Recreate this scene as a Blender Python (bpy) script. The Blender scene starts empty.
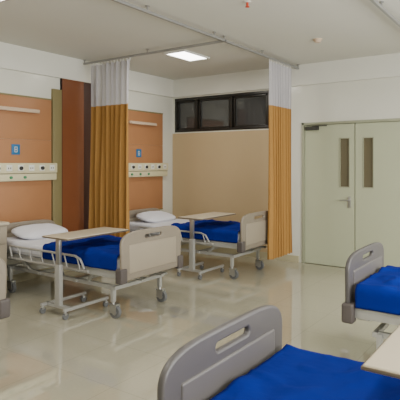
import bpy, bmesh, math, random
from mathutils import Vector, Matrix, noise
random.seed(3)
S = bpy.context.scene
COL = S.collection

# ------------------------------------------------------------------ materials
def mat(name, col, rough=0.5, metal=0.0, var=0.0, vscale=8.0, bump=0.0, bscale=60.0, spec=0.5, emis=None, estr=0.0, alpha=1.0, coat=0.0):
    m = bpy.data.materials.new(name); m.use_nodes = True
    nt = m.node_tree; p = nt.nodes['Principled BSDF']
    c = (col[0], col[1], col[2], 1)
    p.inputs['Base Color'].default_value = c
    p.inputs['Roughness'].default_value = rough
    p.inputs['Metallic'].default_value = metal
    p.inputs['Specular IOR Level'].default_value = spec
    p.inputs['Coat Weight'].default_value = coat
    p.inputs['Alpha'].default_value = alpha
    if emis:
        p.inputs['Emission Color'].default_value = (*emis, 1)
        p.inputs['Emission Strength'].default_value = estr
    tc = nt.nodes.new('ShaderNodeTexCoord')
    if var > 0:
        n = nt.nodes.new('ShaderNodeTexNoise'); n.inputs['Scale'].default_value = vscale; n.inputs['Detail'].default_value = 4
        r = nt.nodes.new('ShaderNodeMix'); r.data_type = 'RGBA'
        r.inputs[6].default_value = tuple(max(0, v*(1-var)) for v in col) + (1,)
        r.inputs[7].default_value = tuple(min(1, v*(1+var)) for v in col) + (1,)
        nt.links.new(tc.outputs['Object'], n.inputs['Vector'])
        nt.links.new(n.outputs['Fac'], r.inputs[0])
        nt.links.new(r.outputs[2], p.inputs['Base Color'])
    if bump > 0:
        n2 = nt.nodes.new('ShaderNodeTexNoise'); n2.inputs['Scale'].default_value = bscale
        b = nt.nodes.new('ShaderNodeBump'); b.inputs['Strength'].default_value = bump; b.inputs['Distance'].default_value = 0.01
        nt.links.new(tc.outputs['Object'], n2.inputs['Vector'])
        nt.links.new(n2.outputs['Fac'], b.inputs['Height'])
        nt.links.new(b.outputs['Normal'], p.inputs['Normal'])
    return m

M = {}
M['wall'] = mat('wall_paint', (0.70, 0.70, 0.62), 0.18, var=0.02, vscale=3)
M['ceil'] = mat('ceiling_paint', (0.64, 0.635, 0.57), 0.8, var=0.02, vscale=2)
M['beam'] = mat('beam_paint', (0.74, 0.74, 0.67), 0.4)
M['orange'] = mat('orange_laminate', (0.40, 0.19, 0.085), 0.38, var=0.06, vscale=5)
M['brown'] = mat('brown_laminate', (0.20, 0.07, 0.028), 0.3, var=0.10, vscale=4)
M['darkbrown'] = mat('dark_wood', (0.05, 0.018, 0.011), 0.4)
M['olive'] = mat('olive_trim', (0.22, 0.185, 0.08), 0.5)
M['tan'] = mat('tan_fabric_panel', (0.54, 0.41, 0.24), 0.7, var=0.04, vscale=2, bump=0.1)
M['winframe'] = mat('window_frame_dark', (0.014, 0.012, 0.009), 0.35)
M['glass'] = mat('dark_glass', (0.05, 0.052, 0.052), 0.05, spec=1.0)
M['door'] = mat('door_paint', (0.47, 0.50, 0.355), 0.28, var=0.02, vscale=3)
M['doorframe'] = mat('door_frame_paint', (0.34, 0.355, 0.25), 0.35)
M['gapdark'] = mat('gap_dark', (0.05, 0.05, 0.04), 0.8)
M['doorglass'] = mat('door_glass', (0.13, 0.11, 0.065), 0.08)
M['steel'] = mat('steel', (0.5, 0.5, 0.49), 0.28, metal=0.9)
M['alu'] = mat('aluminium_track', (0.32, 0.32, 0.31), 0.4, metal=0.4)
M['whitemetal'] = mat('grey_enamel', (0.44, 0.44, 0.42), 0.28, metal=0.35)
M['board'] = mat('board_plastic_beige', (0.24, 0.205, 0.16), 0.42, var=0.03)
M['board2'] = mat('board_inlay_plastic_beige', (0.32, 0.275, 0.21), 0.42, var=0.03)
M['shadedboard'] = mat('board_plastic_shaded', (0.082, 0.076, 0.075), 0.42, var=0.03)  # same board plastic, shade on the right-hand beds put into the colour
M['shadedboard2'] = mat('board_inlay_plastic_shaded', (0.105, 0.097, 0.094), 0.42, var=0.03)  # inlay copy, darkened for the same shade
M['bumper'] = mat('bumper_plastic', (0.085, 0.072, 0.068), 0.5)
M['rubber'] = mat('wheel_rubber', (0.14, 0.145, 0.15), 0.6)
M['sheet'] = mat('white_sheet', (0.68, 0.69, 0.75), 0.85, bump=0.3, bscale=12)
M['blue'] = mat('blue_blanket', (0.002, 0.014, 0.20), 0.9, var=0.18, vscale=5, bump=0.5, bscale=14, spec=0.1)
M['table'] = mat('table_laminate', (0.50, 0.44, 0.33), 0.35)
M['edge'] = mat('table_edge', (0.14, 0.11, 0.075), 0.4)
M['curtain'] = mat('mustard_curtain', (0.40, 0.215, 0.062), 0.85, var=0.06, vscale=20, spec=0.2)
M['unit'] = mat('gas_panel_plastic', (0.64, 0.60, 0.39), 0.35)
M['unit2'] = mat('gas_panel_strip', (0.48, 0.44, 0.29), 0.35)
M['black'] = mat('black_plastic', (0.02, 0.02, 0.02), 0.5)
M['green'] = mat('outlet_green', (0.05, 0.25, 0.12), 0.5)
M['signblue'] = mat('sign_blue', (0.01, 0.14, 0.33), 0.4)
M['white'] = mat('white_plastic', (0.75, 0.75, 0.70), 0.4)
M['red'] = mat('sprinkler_red', (0.6, 0.06, 0.02), 0.4)
M['lamp'] = mat('lamp_diffuser', (0.9, 0.9, 0.9), 0.5, emis=(1, 0.98, 0.92), estr=10)
M['walllamp'] = mat('wall_lamp_diffuser', (0.62, 0.48, 0.35), 0.4)

# curtain mesh header: slightly see-through net
mm = mat('curtain_net', (0.52, 0.505, 0.53), 0.9)
nt = mm.node_tree; p = nt.nodes['Principled BSDF']; out = nt.nodes['Material Output']
tr = nt.nodes.new('ShaderNodeBsdfTransparent'); mx = nt.nodes.new('ShaderNodeMixShader'); mx.inputs[0].default_value = 0.8
nt.links.new(tr.outputs[0], mx.inputs[1]); nt.links.new(p.outputs[0], mx.inputs[2]); nt.links.new(mx.outputs[0], out.inputs[0])
M['net'] = mm

# floor: large glossy tiles
fm = bpy.data.materials.new('floor_tile'); fm.use_nodes = True
nt = fm.node_tree; p = nt.nodes['Principled BSDF']
tc = nt.nodes.new('ShaderNodeTexCoord')
br = nt.nodes.new('ShaderNodeTexBrick'); br.offset = 0; br.squash = 1
br.inputs['Scale'].default_value = 1.0
br.inputs['Brick Width'].default_value = 0.6; br.inputs['Row Height'].default_value = 0.6
br.inputs['Mortar Size'].default_value = 0.003
br.inputs['Color1'].default_value = (0.43, 0.41, 0.315, 1)
br.inputs['Color2'].default_value = (0.42, 0.40, 0.305, 1)
br.inputs['Mortar'].default_value = (0.35, 0.33, 0.25, 1)
nt.links.new(tc.outputs['Object'], br.inputs['Vector'])
ns = nt.nodes.new('ShaderNodeTexNoise'); ns.inputs['Scale'].default_value = 45; ns.inputs['Detail'].default_value = 6
nt.links.new(tc.outputs['Object'], ns.inputs['Vector'])
mr = nt.nodes.new('ShaderNodeMapRange'); mr.inputs[3].default_value = 0.94; mr.inputs[4].default_value = 1.06
nt.links.new(ns.outputs['Fac'], mr.inputs[0])
ml = nt.nodes.new('ShaderNodeMix'); ml.data_type = 'RGBA'; ml.blend_type = 'MULTIPLY'; ml.inputs[0].default_value = 1
nt.links.new(br.outputs['Color'], ml.inputs[6]); nt.links.new(mr.outputs[0], ml.inputs[7])
nt.links.new(ml.outputs[2], p.inputs['Base Color'])
p.inputs['Roughness'].default_value = 0.03
p.inputs['IOR'].default_value = 2.4
M['floor'] = fm

# ------------------------------------------------------------------ geometry helpers
def bx(bm, x0, x1, y0, y1, z0, z1, bev=0.0, mi=0, seg=2):
    r = bmesh.ops.create_cube(bm, size=1)
    vs = r['verts']
    for v in vs:
        v.co = Vector(((x0+x1)/2 + v.co.x*(x1-x0), (y0+y1)/2 + v.co.y*(y1-y0), (z0+z1)/2 + v.co.z*(z1-z0)))
    fs = set(f for v in vs for f in v.link_faces)
    for f in fs: f.material_index = mi
    if bev > 0:
        es = list(set(e for v in vs for e in v.link_edges))
        bmesh.ops.bevel(bm, geom=es, offset=bev, segments=seg, profile=0.6, affect='EDGES', material=mi)

def cyl(bm, p, q, r, seg=14, r2=None, mi=0):
    p = Vector(p); q = Vector(q); d = q-p
    m = Matrix.Translation((p+q)/2) @ d.to_track_quat('Z', 'Y').to_matrix().to_4x4()
    res = bmesh.ops.create_cone(bm, cap_ends=True, segments=seg, radius1=r, radius2=(r if r2 is None else r2), depth=d.length, matrix=m)
    for f in set(f for v in res['verts'] for f in v.link_faces): f.material_index = mi

def tube(bm, pts, r, seg=12, mi=0):
    for a, b in zip(pts[:-1], pts[1:]): cyl(bm, a, b, r, seg, mi=mi)
    for a in pts[1:-1]:
        res = bmesh.ops.create_uvsphere(bm, u_segments=seg, v_segments=8, radius=r, matrix=Matrix.Translation(Vector(a)))
        for f in set(f for v in res['verts'] for f in v.link_faces): f.material_index = mi

def tomesh(name, bm, smooth=True, ang=40):
    me = bpy.data.meshes.new(name); bm.normal_update(); bm.to_mesh(me); bm.free()
    if smooth:
        for pl in me.polygons: pl.use_smooth = True
        me.set_sharp_from_angle(angle=math.radians(ang))
    return me

def obj(name, me, mats, parent=None):
    if not isinstance(mats, (list, tuple)): mats = [mats]
    if len(me.materials) == 0:
        for m in mats: me.materials.append(m)
    o = bpy.data.objects.new(name, me); COL.objects.link(o)
    for i, m in enumerate(mats):
        if me.materials[i] != m:
            o.material_slots[i].link = 'OBJECT'; o.material_slots[i].material = m
    if parent: o.parent = parent
    return o

def empty(name, loc=(0, 0, 0), rz=0):
    e = bpy.data.objects.new(name, None); COL.objects.link(e)
    e.location = loc; e.rotation_euler = (0, 0, rz); e.empty_display_size = 0.1
    return e

def boxobj(name, b, m, parent=None, bev=0):
    bm = bmesh.new(); bx(bm, *b, bev=bev)
    return obj(name, tomesh(name, bm), m, parent)

# ------------------------------------------------------------------ room shell
XL, XR, YB, YF, H = -5.51, 1.55, 7.03, -3.0, 2.97
boxobj('floor', (XL-.15, XR+.15, YF-.15, YB+.15, -0.1, 0), M['floor'])
boxobj('ceiling', (XL-.15, XR+.15, YF-.15, YB+.15, H, H+.1), M['ceil'])
boxobj('wall_left', (XL-.15, XL, YF-.15, YB+.15, 0, H), M['wall'])
boxobj('wall_front', (XL, XR, YF-.15, YF, 0, H), M['wall'])
# right wall with window openings
WY = [(0.6, 2.7), (3.2, 5.6)]
bm = bmesh.new()
bx(bm, XR, XR+.15, YF-.15, YB+.15, 0, 0.95)
bx(bm, XR, XR+.15, YF-.15, YB+.15, 2.45, H)
ys = [YF-.15] + [v for w in WY for v in w] + [YB+.15]
for i in range(0, len(ys), 2): bx(bm, XR, XR+.15, ys[i], ys[i+1], 0.95, 2.45)
obj('wall_right', tomesh('wall_right', bm), M['wall'])
for i, (a, b) in enumerate(WY):
    bm = bmesh.new()
    t = 0.05
    bx(bm, XR+.04, XR+.1, a, b, .95, .95+t); bx(bm, XR+.04, XR+.1, a, b, 2.45-t, 2.45)
    for yy in (a, (a+b)/2-t/2, b-t): bx(bm, XR+.04, XR+.1, yy, yy+t, .95+t, 2.45-t)
    obj('window_%d' % (i+2), tomesh('window', bm), M['winframe'])
# back wall with openings
bm = bmesh.new()
WX0, WX1, WZ0, WZ1 = -5.47, -3.28, 2.04, 2.64
DX0, DX1, DZ = -3.05, -1.47, 2.10
bx(bm, XL, DX0, YB, YB+.15, 0, WZ0)
bx(bm, XL, WX0, YB, YB+.15, WZ0, WZ1)
bx(bm, WX1, DX0, YB, YB+.15, WZ0, WZ1)
bx(bm, DX0, DX1, YB, YB+.15, DZ, WZ1)
bx(bm, DX1, XR, YB, YB+.15, 0, WZ1)
bx(bm, XL, XR, YB, YB+.15, WZ1, H)
obj('wall_back', tomesh('wall_back', bm), M['wall'])
boxobj('wall_panel_tan', (XL+.0, -3.32, YB-.015, YB, 0.1, WZ0-.02), M['tan'])
# perimeter beams
boxobj('trim_1', (XL, XR, YB-.05, YB, 2.66, H), M['beam'])
boxobj('trim_2', (XL, XL+.05, YF, YB-.05, 2.66, H), M['beam'])
boxobj('baseboard_back', (XL, DX0-.05, YB-.02, YB, 0, 0.1), M['unit2'])
boxobj('baseboard_left', (XL, XL+.02, YF, YB-.02, 0, 0.1), M['unit2'])

# clerestory window
w = empty('window_1', ((WX0+WX1)/2, YB+.06, (WZ0+WZ1)/2))
cx, cy, cz = w.location
bm = bmesh.new()
x0, x1, z0, z1 = WX0-cx, WX1-cx, WZ0-cz, WZ1-cz
t = 0.045
bx(bm, x0, x1, -.06, .05, z0, z0+t, .004); bx(bm, x0, x1, -.06, .05, z1-t, z1, .004)
mull = [WX0, -5.0, -4.30, -3.62, WX1]
for k, xx in enumerate(mull):
    c = xx-cx
    a = c if k == 0 else c-t/2; b = c if k == 4 else c+t/2
    if k == 0: b = c+t
    if k == 4: a = c-t
    bx(bm, a, b, -.06, .05, z0+t, z1-t, .004)
for a, b in zip(mull[:-1], mull[1:]):
    a = a-cx+.03; b = b-cx-.03
    for (p0, p1) in ((a, a+.03), (b-.03, b)): bx(bm, p0, p1, -.035, .0, z0+t, z1-t, .003)
    bx(bm, a, b, -.035, 0, z0+t, z0+t+.03, .003); bx(bm, a, b, -.035, 0, z1-t-.03, z1-t, .003)
obj('frame', tomesh('frame', bm), M['winframe'], w)
boxobj('pane', (x0, x1, .0, .01, z0, z1), M['glass'], w)

# double door
d = empty('door_1', ((DX0+DX1)/2, YB+.05, 0))
cx = d.location.x
bm = bmesh.new()
fx = (DX1-DX0)/2
bx(bm, -fx, -fx+.035, -.07, .06, 0, DZ, .003); bx(bm, fx-.035, fx, -.07, .06, 0, DZ, .003)
bx(bm, -fx, fx, -.07, .06, DZ-.035, DZ, .003)
obj('frame', tomesh('f', bm), M['doorframe'], d)
boxobj('backing', (-fx, fx, .06, .07, 0, DZ), M['gapdark'], d)
def leaf(nm, a, b, g0, g1):
    bm = bmesh.new()
    y0, y1 = -.035, .01
    za, zb = 0.008, DZ-.04
    gz0, gz1 = 1.16, 1.85
    bx(bm, a, g0, y0, y1, za, zb); bx(bm, g1, b, y0, y1, za, zb)
    bx(bm, g0, g1, y0, y1, za, gz0); bx(bm, g0, g1, y0, y1, gz1, zb)
    obj(nm, tomesh(nm, bm), M['door'], d)
    boxobj(nm+'_glass', (g0, g1, -.015, -.005, gz0, gz1), M['doorglass'], d)
    bm = bmesh.new(); t = .012
    bx(bm, g0-t, g0, y0-.006, y0, gz0-t, gz1+t); bx(bm, g1, g1+t, y0-.006, y0, gz0-t, gz1+t)
    bx(bm, g0, g1, y0-.006, y0, gz0-t, gz0); bx(bm, g0, g1, y0-.006, y0, gz1, gz1+t)
    obj(nm+'_bead', tomesh('b', bm), M['doorframe'], d)
leaf('leaf_1', -fx+.038, -.006, -2.475-cx, -2.345-cx)
leaf('leaf_2', .006, fx-.038, -2.14-cx, -2.01-cx)
bm = bmesh.new()
bx(bm, -.10, -.055, -.045, -.035, .86, 1.02, .003)
cyl(bm, (-.077, -.045, .97), (-.077, -.09, .97), .01)
tube(bm, [(-.077, -.09, .97), (-.20, -.09, .97)], .011)
obj('handle', tomesh('h', bm), M['steel'], d)
bm = bmesh.new()
bx(bm, -fx+.06, -fx+.26, -.085, -.035, 1.985, 2.04, .005)
bx(bm, -fx+.18, -fx+.40, -.105, -.085, 2.035, 2.05, .003)
obj('closer', tomesh('c', bm), M['gapdark'], d)

# ------------------------------------------------------------------ left wall cladding and services
def cladding(ya, yb):
    e = empty('bedhead_wall_panel', (XL, (ya+yb)/2, 0))
    h = (yb-ya)/2
    bm = bmesh.new()
    for k, (za, zb) in enumerate(((0.72, 1.27), (1.272, 1.80), (1.802, 2.34))):
        bx(bm, 0, .018, -h, h, za, zb, .002)
    obj('laminate', tomesh('l', bm), M['orange'], e)
    bm = bmesh.new()
    bx(bm, 0, .024, -h, h, 2.34, 2.36); bx(bm, 0, .024, -h, h, .70, .72)
    obj('edging', tomesh('l', bm), M['olive'], e)
cladding(0.9, 2.35); cladding(3.0, 4.36); cladding(5.50, 6.72)

def column(ya, yb):
    e = empty('wood_wall_column', (XL, (ya+yb)/2, 0))
    h = (yb-ya)/2
    boxobj('face', (0, .03, -h+.15, h-.34, .1, 2.66), M['brown'], e)
    boxobj('dark_strip', (0, .03, h-.34, h-.12, .1, 2.66), M['darkbrown'], e)
    bm = bmesh.new()
    bx(bm, 0, .04, -h, -h+.15, .1, 2.5, .003); bx(bm, 0, .04, h-.12, h, .1, 2.5, .003)
    obj('posts', tomesh('p', bm), M['olive'], e)
    boxobj('joint', (0, .032, -h+.15, -h+.165, .1, 2.66), M['darkbrown'], e)
column(4.37, 5.26); column(2.37, 2.98)

def gas_panel(ya, yb):
    e = empty('medical_gas_panel', (XL+.02, (ya+yb)/2, 1.39))
    h = (yb-ya)/2
    bm = bmesh.new()
    bx(bm, 0, .075, -h, h, -.02, .11, .012); 
    obj('upper_trunking', tomesh('u', bm), M['unit'], e)
    bm = bmesh.new(); bx(bm, 0, .06, -h, h, -.115, -.024, .01)
    obj('lower_trunking', tomesh('u', bm), M['unit'], e)
    boxobj('divider', (0, .064, -h+.01, h-.01, -.026, -.018), M['edge'], e)
    bm = bmesh.new()
    k = int(2*h/.16)
    for i in range(k):
        yy = -h+.1+i*.16
        bx(bm, .075, .08, yy-.04, yy+.04, .01, .085, .002)
    obj('sockets', tomesh('s', bm), M['white'], e)
    bm = bmesh.new()
    for i in range(k):
        yy = -h+.1+i*.16
        if i % 2:
            cyl(bm, (.08, yy, .045), (.10, yy, .045), .024, 16)
        else:
            for q in (-.015, .015): bx(bm, .08, .082, yy+q-.005, yy+q+.005, .035, .055)
    obj('outlets', tomesh('o', bm), M['black'], e)
    bm = bmesh.new()
    for i in range(3):
        yy = -h+.25+i*.2
        cyl(bm, (.06, yy, -.07), (.078, yy, -.07), .018, 16)
    obj('gas_outlets', tomesh('o', bm), M['green'], e)
gas_panel(3.25, 4.40); gas_panel(5.62, 6.78); gas_panel(1.1, 2.3)

def wall_lamp(ya, yb, z):
    e = empty('wall_lamp', (XL+.02, (ya+yb)/2, z)); h = (yb-ya)/2
    bm = bmesh.new(); bx(bm, 0, .05, -h, h, -.022, .022, .01)
    obj('housing', tomesh('h', bm), M['walllamp'], e)
    bm = bmesh.new(); cyl(bm, (.055, -h+.02, -.012), (.055, h-.02, -.012), .016, 12)
    obj('tube', tomesh('t', bm), M['walllamp'], e)
wall_lamp(3.35, 4.14, 2.17); wall_lamp(5.85, 6.50, 2.15); wall_lamp(1.25, 2.0, 2.17)

def sign(y, z):
    e = empty('bed_number_sign', (XL+.018, y, z))
    boxobj('plate', (0, .008, -.06, .06, -.065, .065), M['signblue'], e, bev=.002)
    bm = bmesh.new()
    for zz in (-.035, -.005, .028): bx(bm, .008, .0095, -.018, .02, zz, zz+.007)
    bx(bm, .008, .0095, .013, .021, -.035, .035); bx(bm, .008, .0095, -.02, -.012, -.035, .035)
    obj('digit', tomesh('d', bm), M['white'], e)
sign(3.81, 1.67); sign(6.10, 1.66)

# bedside cabinet
def cabinet(x, y):
    e = empty('bedside_cabinet', (x, y, 0))
    bm = bmesh.new(); bx(bm, -.21, .21, -.2, .2, .06, .82, .01); obj('body', tomesh('b', bm), M['board2'], e)
    bm = bmesh.new(); bx(bm, -.22, .235, -.215, .215, .82, .85, .008); obj('top', tomesh('b', bm), M['table'], e)
    bm = bmesh.new(); bx(bm, .21, .225, -.185, .185, .62, .80, .004); bx(bm, .21, .225, -.185, .185, .09, .60, .004)
    obj('fronts', tomesh('b', bm), M['board2'], e)
    bm = bmesh.new(); bx(bm, .225, .24, -.05, .05, .70, .715, .003); bx(bm, .225, .24, .12, .135, .33, .43, .003)
    obj('handles', tomesh('b', bm), M['steel'], e)
    bm = bmesh.new()
    for a in (-.17, .17):
        for b in (-.16, .16): cyl(bm, (a, b, 0), (a, b, .06), .02)
    obj('feet', tomesh('b', bm), M['rubber'], e)
cabinet(-5.12, 3.10)

# ------------------------------------------------------------------ hospital bed (local: foot +x)
L2, W2 = 1.05, 0.46
def flat_curve_mesh(outer, hole, ext, bev):
    cu = bpy.data.curves.new('tmp', 'CURVE'); cu.dimensions = '2D'; cu.fill_mode = 'BOTH'
    for pts in (outer, hole):
        if not pts: continue
        s = cu.splines.new('POLY'); s.points.add(len(pts)-1)
        for q, (a, b) in zip(s.points, pts): q.co = (a, b, 0, 1)
        s.use_cyclic_u = True
    cu.extrude = ext; cu.bevel_depth = bev; cu.bevel_resolution = 3; cu.offset = -bev
    o = bpy.data.objects.new('tmp', cu); COL.objects.link(o)
    bpy.context.view_layer.update()
    me = bpy.data.meshes.new_from_object(o.evaluated_get(bpy.context.evaluated_depsgraph_get()))
    bpy.data.objects.remove(o)
    for pl in me.polygons: pl.use_smooth = True
    me.materials.clear()
    me.set_sharp_from_angle(angle=math.radians(40))
    return me

def board_outline(zb=.39, zs=.70, zt=.85, w=.46, n=32):
    pts = [(-w+.03, zb), (w-.03, zb), (w-.008, zb+.02)]
    for i in range(n+1):
        a = math.pi*i/n
        c, s_ = math.cos(a), math.sin(a)
        yy = w*math.copysign(abs(c)**0.42, c)
        zz = zs + (zt-zs)*abs(s_)**0.75
        pts.append((yy, zz))
    pts.append((-w+.008, zb+.02))
    return pts
def slot(y0, z0, hw, hh, n=8):
    pts = []
    for sgn in (1, -1):
        for i in range(n+1):
            a = -math.pi/2+math.pi*i/n
            pts.append((y0+sgn*(hw-hh)+sgn*hh*math.cos(a), z0+sgn*hh*math.sin(a)))
    return pts
def board_mesh(zt):
    me = flat_curve_mesh(board_outline(zt=zt, zs=zt-.14), slot(0, zt-.07, .13, .017), .004, .012)
    me.transform(Matrix(((0, 0, 1, 0), (1, 0, 0, 0), (0, 1, 0, 0), (0, 0, 0, 1))))
    return me
ME = {}
ME['foot'] = board_mesh(.85)
ME['head'] = board_mesh(.78)
def inlay(zt):
    bm = bmesh.new()
    bx(bm, -.024, .024, -.36, .36, .45, zt-.125, .012, seg=3)
    return tomesh('inlay', bm)
ME['inlayf'] = inlay(.85); ME['inlayh'] = inlay(.78)
bm = bmesh.new()
for s in (1, -1):
    for q in (1, -1):
        bx(bm, q*(L2-.03)-.042, q*(L2-.03)+.042, s*.435-.045, s*.435+.045, .37, .51, .018, seg=3)
ME['bump'] = tomesh('bump', bm)
# frame
bm = bmesh.new()
for s in (1, -1):
    bx(bm, -L2+.05, L2-.05, s*.41-.02, s*.41+.02, .405, .455, .006)
    bx(bm, -.86, .86, s*.33-.018, s*.33+.018, .27, .31, .005)
    for q in (1, -1):
        bx(bm, q*.83-.02, q*.83+.02, s*.35-.02, s*.35+.02, .155, .30, .005)
        cyl(bm, (q*.45, s*.33, .29), (q*.60, s*.38, .43), .018)
for q in (-.86, -.3, .3, .86): bx(bm, q-.018, q+.018, -.37, .37, .275, .31, .004)
for q in (-.95, -.45, 0, .45, .95): bx(bm, q-.018, q+.018, -.40, .40, .41, .445, .004)
for s in (.2, -.2): bx(bm, .95, 1.03, s-.03, s+.03, .41, .45)
for s in (.2, -.2): bx(bm, -1.03, -.95, s-.03, s+.03, .41, .45)
bx(bm, -.98, .98, -.43, .43, .455, .475, .004)
ME['frame'] = tomesh('frame', bm)
# casters
bm = bmesh.new()
for q in (.83, -.83):
    for s in (.35, -.35):
        xx = q+.03
        cyl(bm, (q, s, .11), (q, s, .16), .018, mi=1)
        for k in (-.026, .026): bx(bm, q-.02, xx+.03, s+k-.004, s+k+.004, .05, .135, mi=1)
        bx(bm, q-.03, xx+.03, s-.03, s+.03, .125, .14, mi=1)
        cyl(bm, (xx, s-.018, .062), (xx, s+.018, .062), .062, 24)
        cyl(bm, (xx, s-.021, .062), (xx, s+.021, .062), .03, 18, mi=1)
ME['cast'] = tomesh('cast', bm)
# side rails (folded down)
bm = bmesh.new()
for s in (1, -1):
    y = s*.475
    tube(bm, [(-.62, y, .46), (-.66, y, .575), (.42, y, .575), (.50, y, .55), (.56, y, .46)], .012)
    tube(bm, [(-.68, y, .44), (.62, y, .44)], .013)
    for i in range(6):
        x = -.50+i*.19
        cyl(bm, (x+.05, y, .44), (x, y, .575), .008)
    for x in (-.5, .45): bx(bm, x-.02, x+.02, min(s*.425, y), max(s*.425, y), .42, .45)
ME['rail'] = tomesh('rail', bm)
# cranks under the foot end (folded in)
bm = bmesh.new()
for s in (-.15, .15):
    tube(bm, [(.78, s, .35), (1.02, s, .35)], .009)
    bx(bm, 1.015, 1.03, s-.01, s+.09, .342, .358, .004)
    cyl(bm, (1.02, s+.08, .35), (.93, s+.08, .35), .012)
ME['crank'] = tomesh('crank', bm)
# mattress
bm = bmesh.new(); bx(bm, -.985, .975, -.425, .425, .477, .605, .03, seg=3)
ME['matt'] = tomesh('matt', bm, ang=60)

def cloth(xa, xb, top, drop, amp, seed, hw=.437, nx=80, nsy=64, edge_wave=0.02):
    bm = bmesh.new()
    tot = hw+drop
    grid = []
    for i in range(nx+1):
        row = []
        for j in range(nsy+1):
            u = i/nx; s = -tot+2*tot*j/nsy
            x = xa+(xb-xa)*u
            if u < .03: x += edge_wave*noise.noise(Vector((s*4, seed, 0)))
            a = abs(s); sg = 1 if s >= 0 else -1
            R = .03
            if a < hw-R: y = s; z = top
            else:
                t = (a-(hw-R))
                if t < R*math.pi/2:
                    y = sg*((hw-R)+R*math.sin(t/R)); z = top-R+R*math.cos(t/R)
                else:
                    y = sg*hw; z = top-R-(t-R*math.pi/2)
            n = noise.noise(Vector((x*4.0+seed*3, s*5.5, seed)))*amp + noise.noise(Vector((x*11+seed, s*9, seed*2)))*amp*.5
            rid = abs(noise.noise(Vector((x*3.2-s*4+seed, x*2+s*2, seed*5))))
            n += (0.25-min(rid, .25))*amp*2.2
            n = max(n, -0.001)
            if a < hw-R: z += n
            else: y += sg*n*.5; x += noise.noise(Vector((z*9, x*3, seed)))*amp*.3
            row.append(bm.verts.new((x, y, z)))
        grid.append(row)
    for i in range(nx):
        for j in range(nsy):
            bm.faces.new((grid[i][j], grid[i+1][j], grid[i+1][j+1], grid[i][j+1]))
    bmesh.ops.recalc_face_normals(bm, faces=bm.faces)
    return tomesh('cloth', bm, ang=80)

def pillow_mesh():
    bm = bmesh.new()
    bmesh.ops.create_uvsphere(bm, u_segments=40, v_segments=24, radius=1)
    for v in bm.verts:
        c = v.co.copy()
        r = math.hypot(c.x, c.y)
        a = math.atan2(c.y, c.x)
        k = 1/max(abs(math.cos(a))**3.2+abs(math.sin(a))**3.2, 1e-6)**(1/3.2)
        x = math.cos(a)*r**.8*k; y = math.sin(a)*r**.8*k
        nz = noise.noise(Vector((x*2.2, y*2.6, c.z)))*.12
        v.co = Vector((x*.21, y*.34, (c.z+nz)*.06))
    return tomesh('pillow', bm, ang=80)
ME['pillow'] = pillow_mesh()

def solid(o, t=.006, off=1):
    m = o.modifiers.new('thickness', 'SOLIDIFY'); m.thickness = t; m.offset = off

def bed(foot_x, y, rot, blue_from, seed, shaded=False):
    cx = foot_x-L2 if rot == 0 else foot_x+L2
    e = empty('hospital_bed', (cx, y, 0), rot)
    A, B = (M['shadedboard'], M['shadedboard2']) if shaded else (M['board'], M['board2'])  # right-hand beds take the copies with shade in the colour
    o = obj('footboard', ME['foot'], A, e); o.location = (L2-.022, 0, 0)
    o = obj('footboard_inlay', ME['inlayf'], B, e); o.location = (L2-.022, 0, 0)
    o = obj('headboard', ME['head'], A, e); o.location = (-L2+.022, 0, 0)
    o = obj('headboard_inlay', ME['inlayh'], B, e); o.location = (-L2+.022, 0, 0)
    obj('corner_bumpers', ME['bump'], M['bumper'], e)
    obj('chassis', ME['frame'], M['whitemetal'], e)
    obj('casters', ME['cast'], [M['rubber'], M['steel']], e)
    obj('side_rails', ME['rail'], M['whitemetal'], e)
    obj('cranks', ME['crank'], M['steel'], e)
    obj('mattress', ME['matt'], M['sheet'], e)
    o = obj('sheet', cloth(-.975, .90, .612, .09, .006, seed+.5, hw=.433), M['sheet'], e); solid(o, .003)
    o = obj('blanket', cloth(blue_from, .972, .628, .13, .026, seed, hw=.443), M['blue'], e); solid(o, .006)
    o = obj('pillow', ME['pillow'], M['sheet'], e); o.location = (-.74, 0, .675); o.rotation_euler = (0, math.radians(12), 0)
    return e
bed(-3.25, 1.73, 0, -.1, 4.1)
bed(-3.25, 3.84, 0, -.12, 1.3)
bed(-3.16, 5.90, 0, -.12, 2.7)
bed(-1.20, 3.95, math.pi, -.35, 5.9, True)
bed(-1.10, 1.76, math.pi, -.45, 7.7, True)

# ------------------------------------------------------------------ overbed tables (post on -y end, top extends +y)
def table(x, y, z, rot):
    e = empty('overbed_table', (x, y, 0), rot)
    bm = bmesh.new(); bx(bm, -.19, .19, -.05, .80, z-.022, z, .009, seg=3); obj('top', tomesh('t', bm), M['table'], e)
    bm = bmesh.new(); bx(bm, -.194, .194, -.054, .804, z-.018, z-.006, .003); obj('edge_band', tomesh('t', bm), M['edge'], e)
    bm = bmesh.new()
    bx(bm, -.03, .03, -.015, .015, .35, z-.03, .005)
    bx(bm, -.05, .05, 0, .45, z-.05, z-.022, .004)
    tube(bm, [(0, 0, z-.28), (0, .0, z-.27)], .02)
    obj('column', tomesh('c', bm), M['steel'], e)
    bm = bmesh.new()
    bx(bm, -.038, .038, -.022, .022, .09, .50, .006)
    bx(bm, -.19, .19, -.022, .022, .075, .105, .006)
    for s in (-.17, .17): bx(bm, s-.015, s+.015, -.08, .50, .075, .105, .005)
    obj('base', tomesh('c', bm), M['whitemetal'], e)
    bm = bmesh.new()
    for s in (-.17, .17):
        for q in (-.06, .47):
            cyl(bm, (s, q, .06), (s, q, .08), .01, mi=1)
            cyl(bm, (s-.012, q, .031), (s+.012, q, .031), .031, 18)
            bx(bm, s-.016, s+.016, q-.012, q+.012, .045, .064, mi=1)
    obj('casters', tomesh('c', bm), [M['rubber'], M['steel']], e)
table(-3.97, 3.24, .775, 0)
table(-3.86, 5.33, .785, 0)
table(-.30, 2.40, .86, math.pi)

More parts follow.
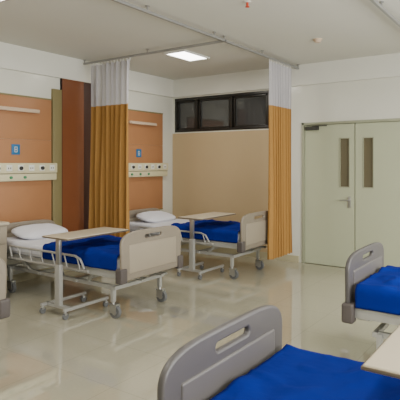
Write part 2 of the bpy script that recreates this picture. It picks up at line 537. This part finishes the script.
# ------------------------------------------------------------------ curtains and tracks
def curtain(p0, p1, zb, zt, zsplit, folds, amp, seed):
    p0 = Vector((*p0, 0)); p1 = Vector((*p1, 0)); dd = (p1-p0); ln = dd.length; dd.normalize()
    nn = Vector((-dd.y, dd.x, 0)); mid = (p0+p1)/2
    e = empty('privacy_curtain', (mid.x, mid.y, 0))
    def strip(za, zc, nz):
        bm = bmesh.new(); N = 260; rows = []
        for k in range(nz+1):
            z = za+(zc-za)*k/nz
            g = (zt-z)/(zt-zb)
            row = []
            for i in range(N+1):
                u = i/N
                ph = 2*math.pi*folds*u + .9*math.sin(u*9+seed) + .25*noise.noise(Vector((u*6, z*1.2, seed)))*2
                A = amp*(.55+.45*g)*(.75+.5*noise.noise(Vector((u*7, seed, z*.4))))
                off = A*math.sin(ph)
                along = (u-.5)*ln*(1 - .06*math.sin(g*math.pi)) + .012*math.sin(2*ph)
                v = dd*along+nn*off; row.append(bm.verts.new((v.x, v.y, z)))
            rows.append(row)
        for k in range(nz):
            for i in range(N): bm.faces.new((rows[k][i], rows[k][i+1], rows[k+1][i+1], rows[k+1][i]))
        return tomesh('s', bm, ang=180)
    obj('fabric', strip(zb, zsplit, 24), M['curtain'], e)
    obj('net_header', strip(zsplit, zt, 8), M['net'], e)
    bm = bmesh.new()
    for i in range(14):
        v = dd*((i/13-.5)*ln*.96); cyl(bm, (v.x, v.y, zt-.01), (v.x, v.y, zt+.03), .006, 8)
    obj('gliders', tomesh('g', bm), M['white'], e)
ZT = 2.90
TX = -3.085
curtain((-5.34, 4.90), (-4.55, 4.90), .32, ZT-.03, 2.29, 8, .085, 1.0)
curtain((TX, 6.02), (TX, 6.70), .20, ZT-.03, 2.28, 8, .048, 3.0)

def track(pts, name='curtain_track'):
    e = empty(name, (pts[0][0], pts[0][1], ZT))
    bm = bmesh.new()
    P = [(a-pts[0][0], b-pts[0][1], .012) for a, b in pts]
    for a, b in zip(P[:-1], P[1:]):
        x0, x1 = sorted((a[0], b[0])); y0, y1 = sorted((a[1], b[1]))
        bx(bm, x0-.014, x1+.014, y0-.014, y1+.014, 0, .028, .003)
        n = max(1, int(max(x1-x0, y1-y0)/1.1))
        for i in range(n+1):
            x = x0+(x1-x0)*i/n; y = y0+(y1-y0)*i/n
            cyl(bm, (x, y, .028), (x, y, H-ZT), .008, 8)
            cyl(bm, (x, y, H-ZT-.006), (x, y, H-ZT), .022, 12)
    obj('rail', tomesh('r', bm), M['alu'], e)
track([(-5.44, 4.90), (TX, 4.90)])
track([(TX, -1.0), (TX, 6.96)])
track([(-5.44, 2.57), (TX, 2.57)])
track([(-1.26, -1.0), (-1.26, 6.96)])
track([(1.5, 2.9), (-1.26, 2.9)])

# ------------------------------------------------------------------ ceiling fittings
def ceiling_light(x0, x1, y0, y1, power):
    cx, cy = (x0+x1)/2, (y0+y1)/2
    e = empty('ceiling_light', (cx, cy, H)); a = (x1-x0)/2; b = (y1-y0)/2
    bm = bmesh.new(); t = .025
    bx(bm, -a-t, a+t, -b-t, -b, -.02, 0); bx(bm, -a-t, a+t, b, b+t, -.02, 0)
    bx(bm, -a-t, -a, -b, b, -.02, 0); bx(bm, a, a+t, -b, b, -.02, 0)
    obj('frame', tomesh('f', bm), M['white'], e)
    boxobj('diffuser', (-a, a, -b, b, -.012, 0), M['lamp'], e)
    l = bpy.data.lights.new('lamp', 'AREA'); l.shape = 'RECTANGLE'; l.size = x1-x0; l.size_y = y1-y0
    l.energy = power; l.color = (1, .94, .84)
    lo = bpy.data.objects.new('lamp', l); COL.objects.link(lo); lo.parent = e; lo.location = (0, 0, -.03)
for (x, y) in ((-4.05, 5.48), (-4.05, 2.3), (-4.05, -.6), (-2.2, .8), (0.1, 4.9), (0.1, 1.8), (0.1, -1.2)):
    ceiling_light(x-.15, x+.15, y-.27, y+.27, 21)

e = empty('smoke_detector', (-2.26, 5.66, H))
bm = bmesh.new(); cyl(bm, (0, 0, -.012), (0, 0, 0), .055, 28); cyl(bm, (0, 0, -.04), (0, 0, -.012), .032, 24, r2=.05)
obj('body', tomesh('s', bm), M['walllamp'], e)
for (x, y) in ((-2.26, 3.98),):
    e = empty('fire_sprinkler', (x, y, H))
    bm = bmesh.new(); cyl(bm, (0, 0, -.008), (0, 0, 0), .035, 20, mi=1); cyl(bm, (0, 0, -.045), (0, 0, -.008), .011, 12); cyl(bm, (0, 0, -.05), (0, 0, -.045), .02, 12)
    obj('head', tomesh('s', bm), [M['red'], M['white']], e)

# ------------------------------------------------------------------ lights
def area(name, loc, rot, sx, sy, power, col):
    l = bpy.data.lights.new(name, 'AREA'); l.shape = 'RECTANGLE'; l.size = sx; l.size_y = sy; l.energy = power; l.color = col
    o = bpy.data.objects.new(name, l); COL.objects.link(o); o.location = loc; o.rotation_euler = rot
for i, (a, b) in enumerate(WY):
    area('window_daylight', (XR+.25, (a+b)/2, 1.75), (0, math.radians(90), 0), 1.5, b-a, 155, (1.0, .98, .94))
w = bpy.data.worlds.new('sky'); S.world = w; w.use_nodes = True
bg = w.node_tree.nodes['Background']; bg.inputs[0].default_value = (.75, .85, 1, 1); bg.inputs[1].default_value = 1.0

# ------------------------------------------------------------------ camera
cd = bpy.data.cameras.new('camera'); cam = bpy.data.objects.new('camera', cd); COL.objects.link(cam)
cam.location = (0, 0, 1.5); cam.rotation_euler = (math.radians(90), 0, math.radians(35))
cd.sensor_width = 36; cd.lens = 45; cd.shift_y = -.0925; cd.clip_start = .05
S.camera = cam
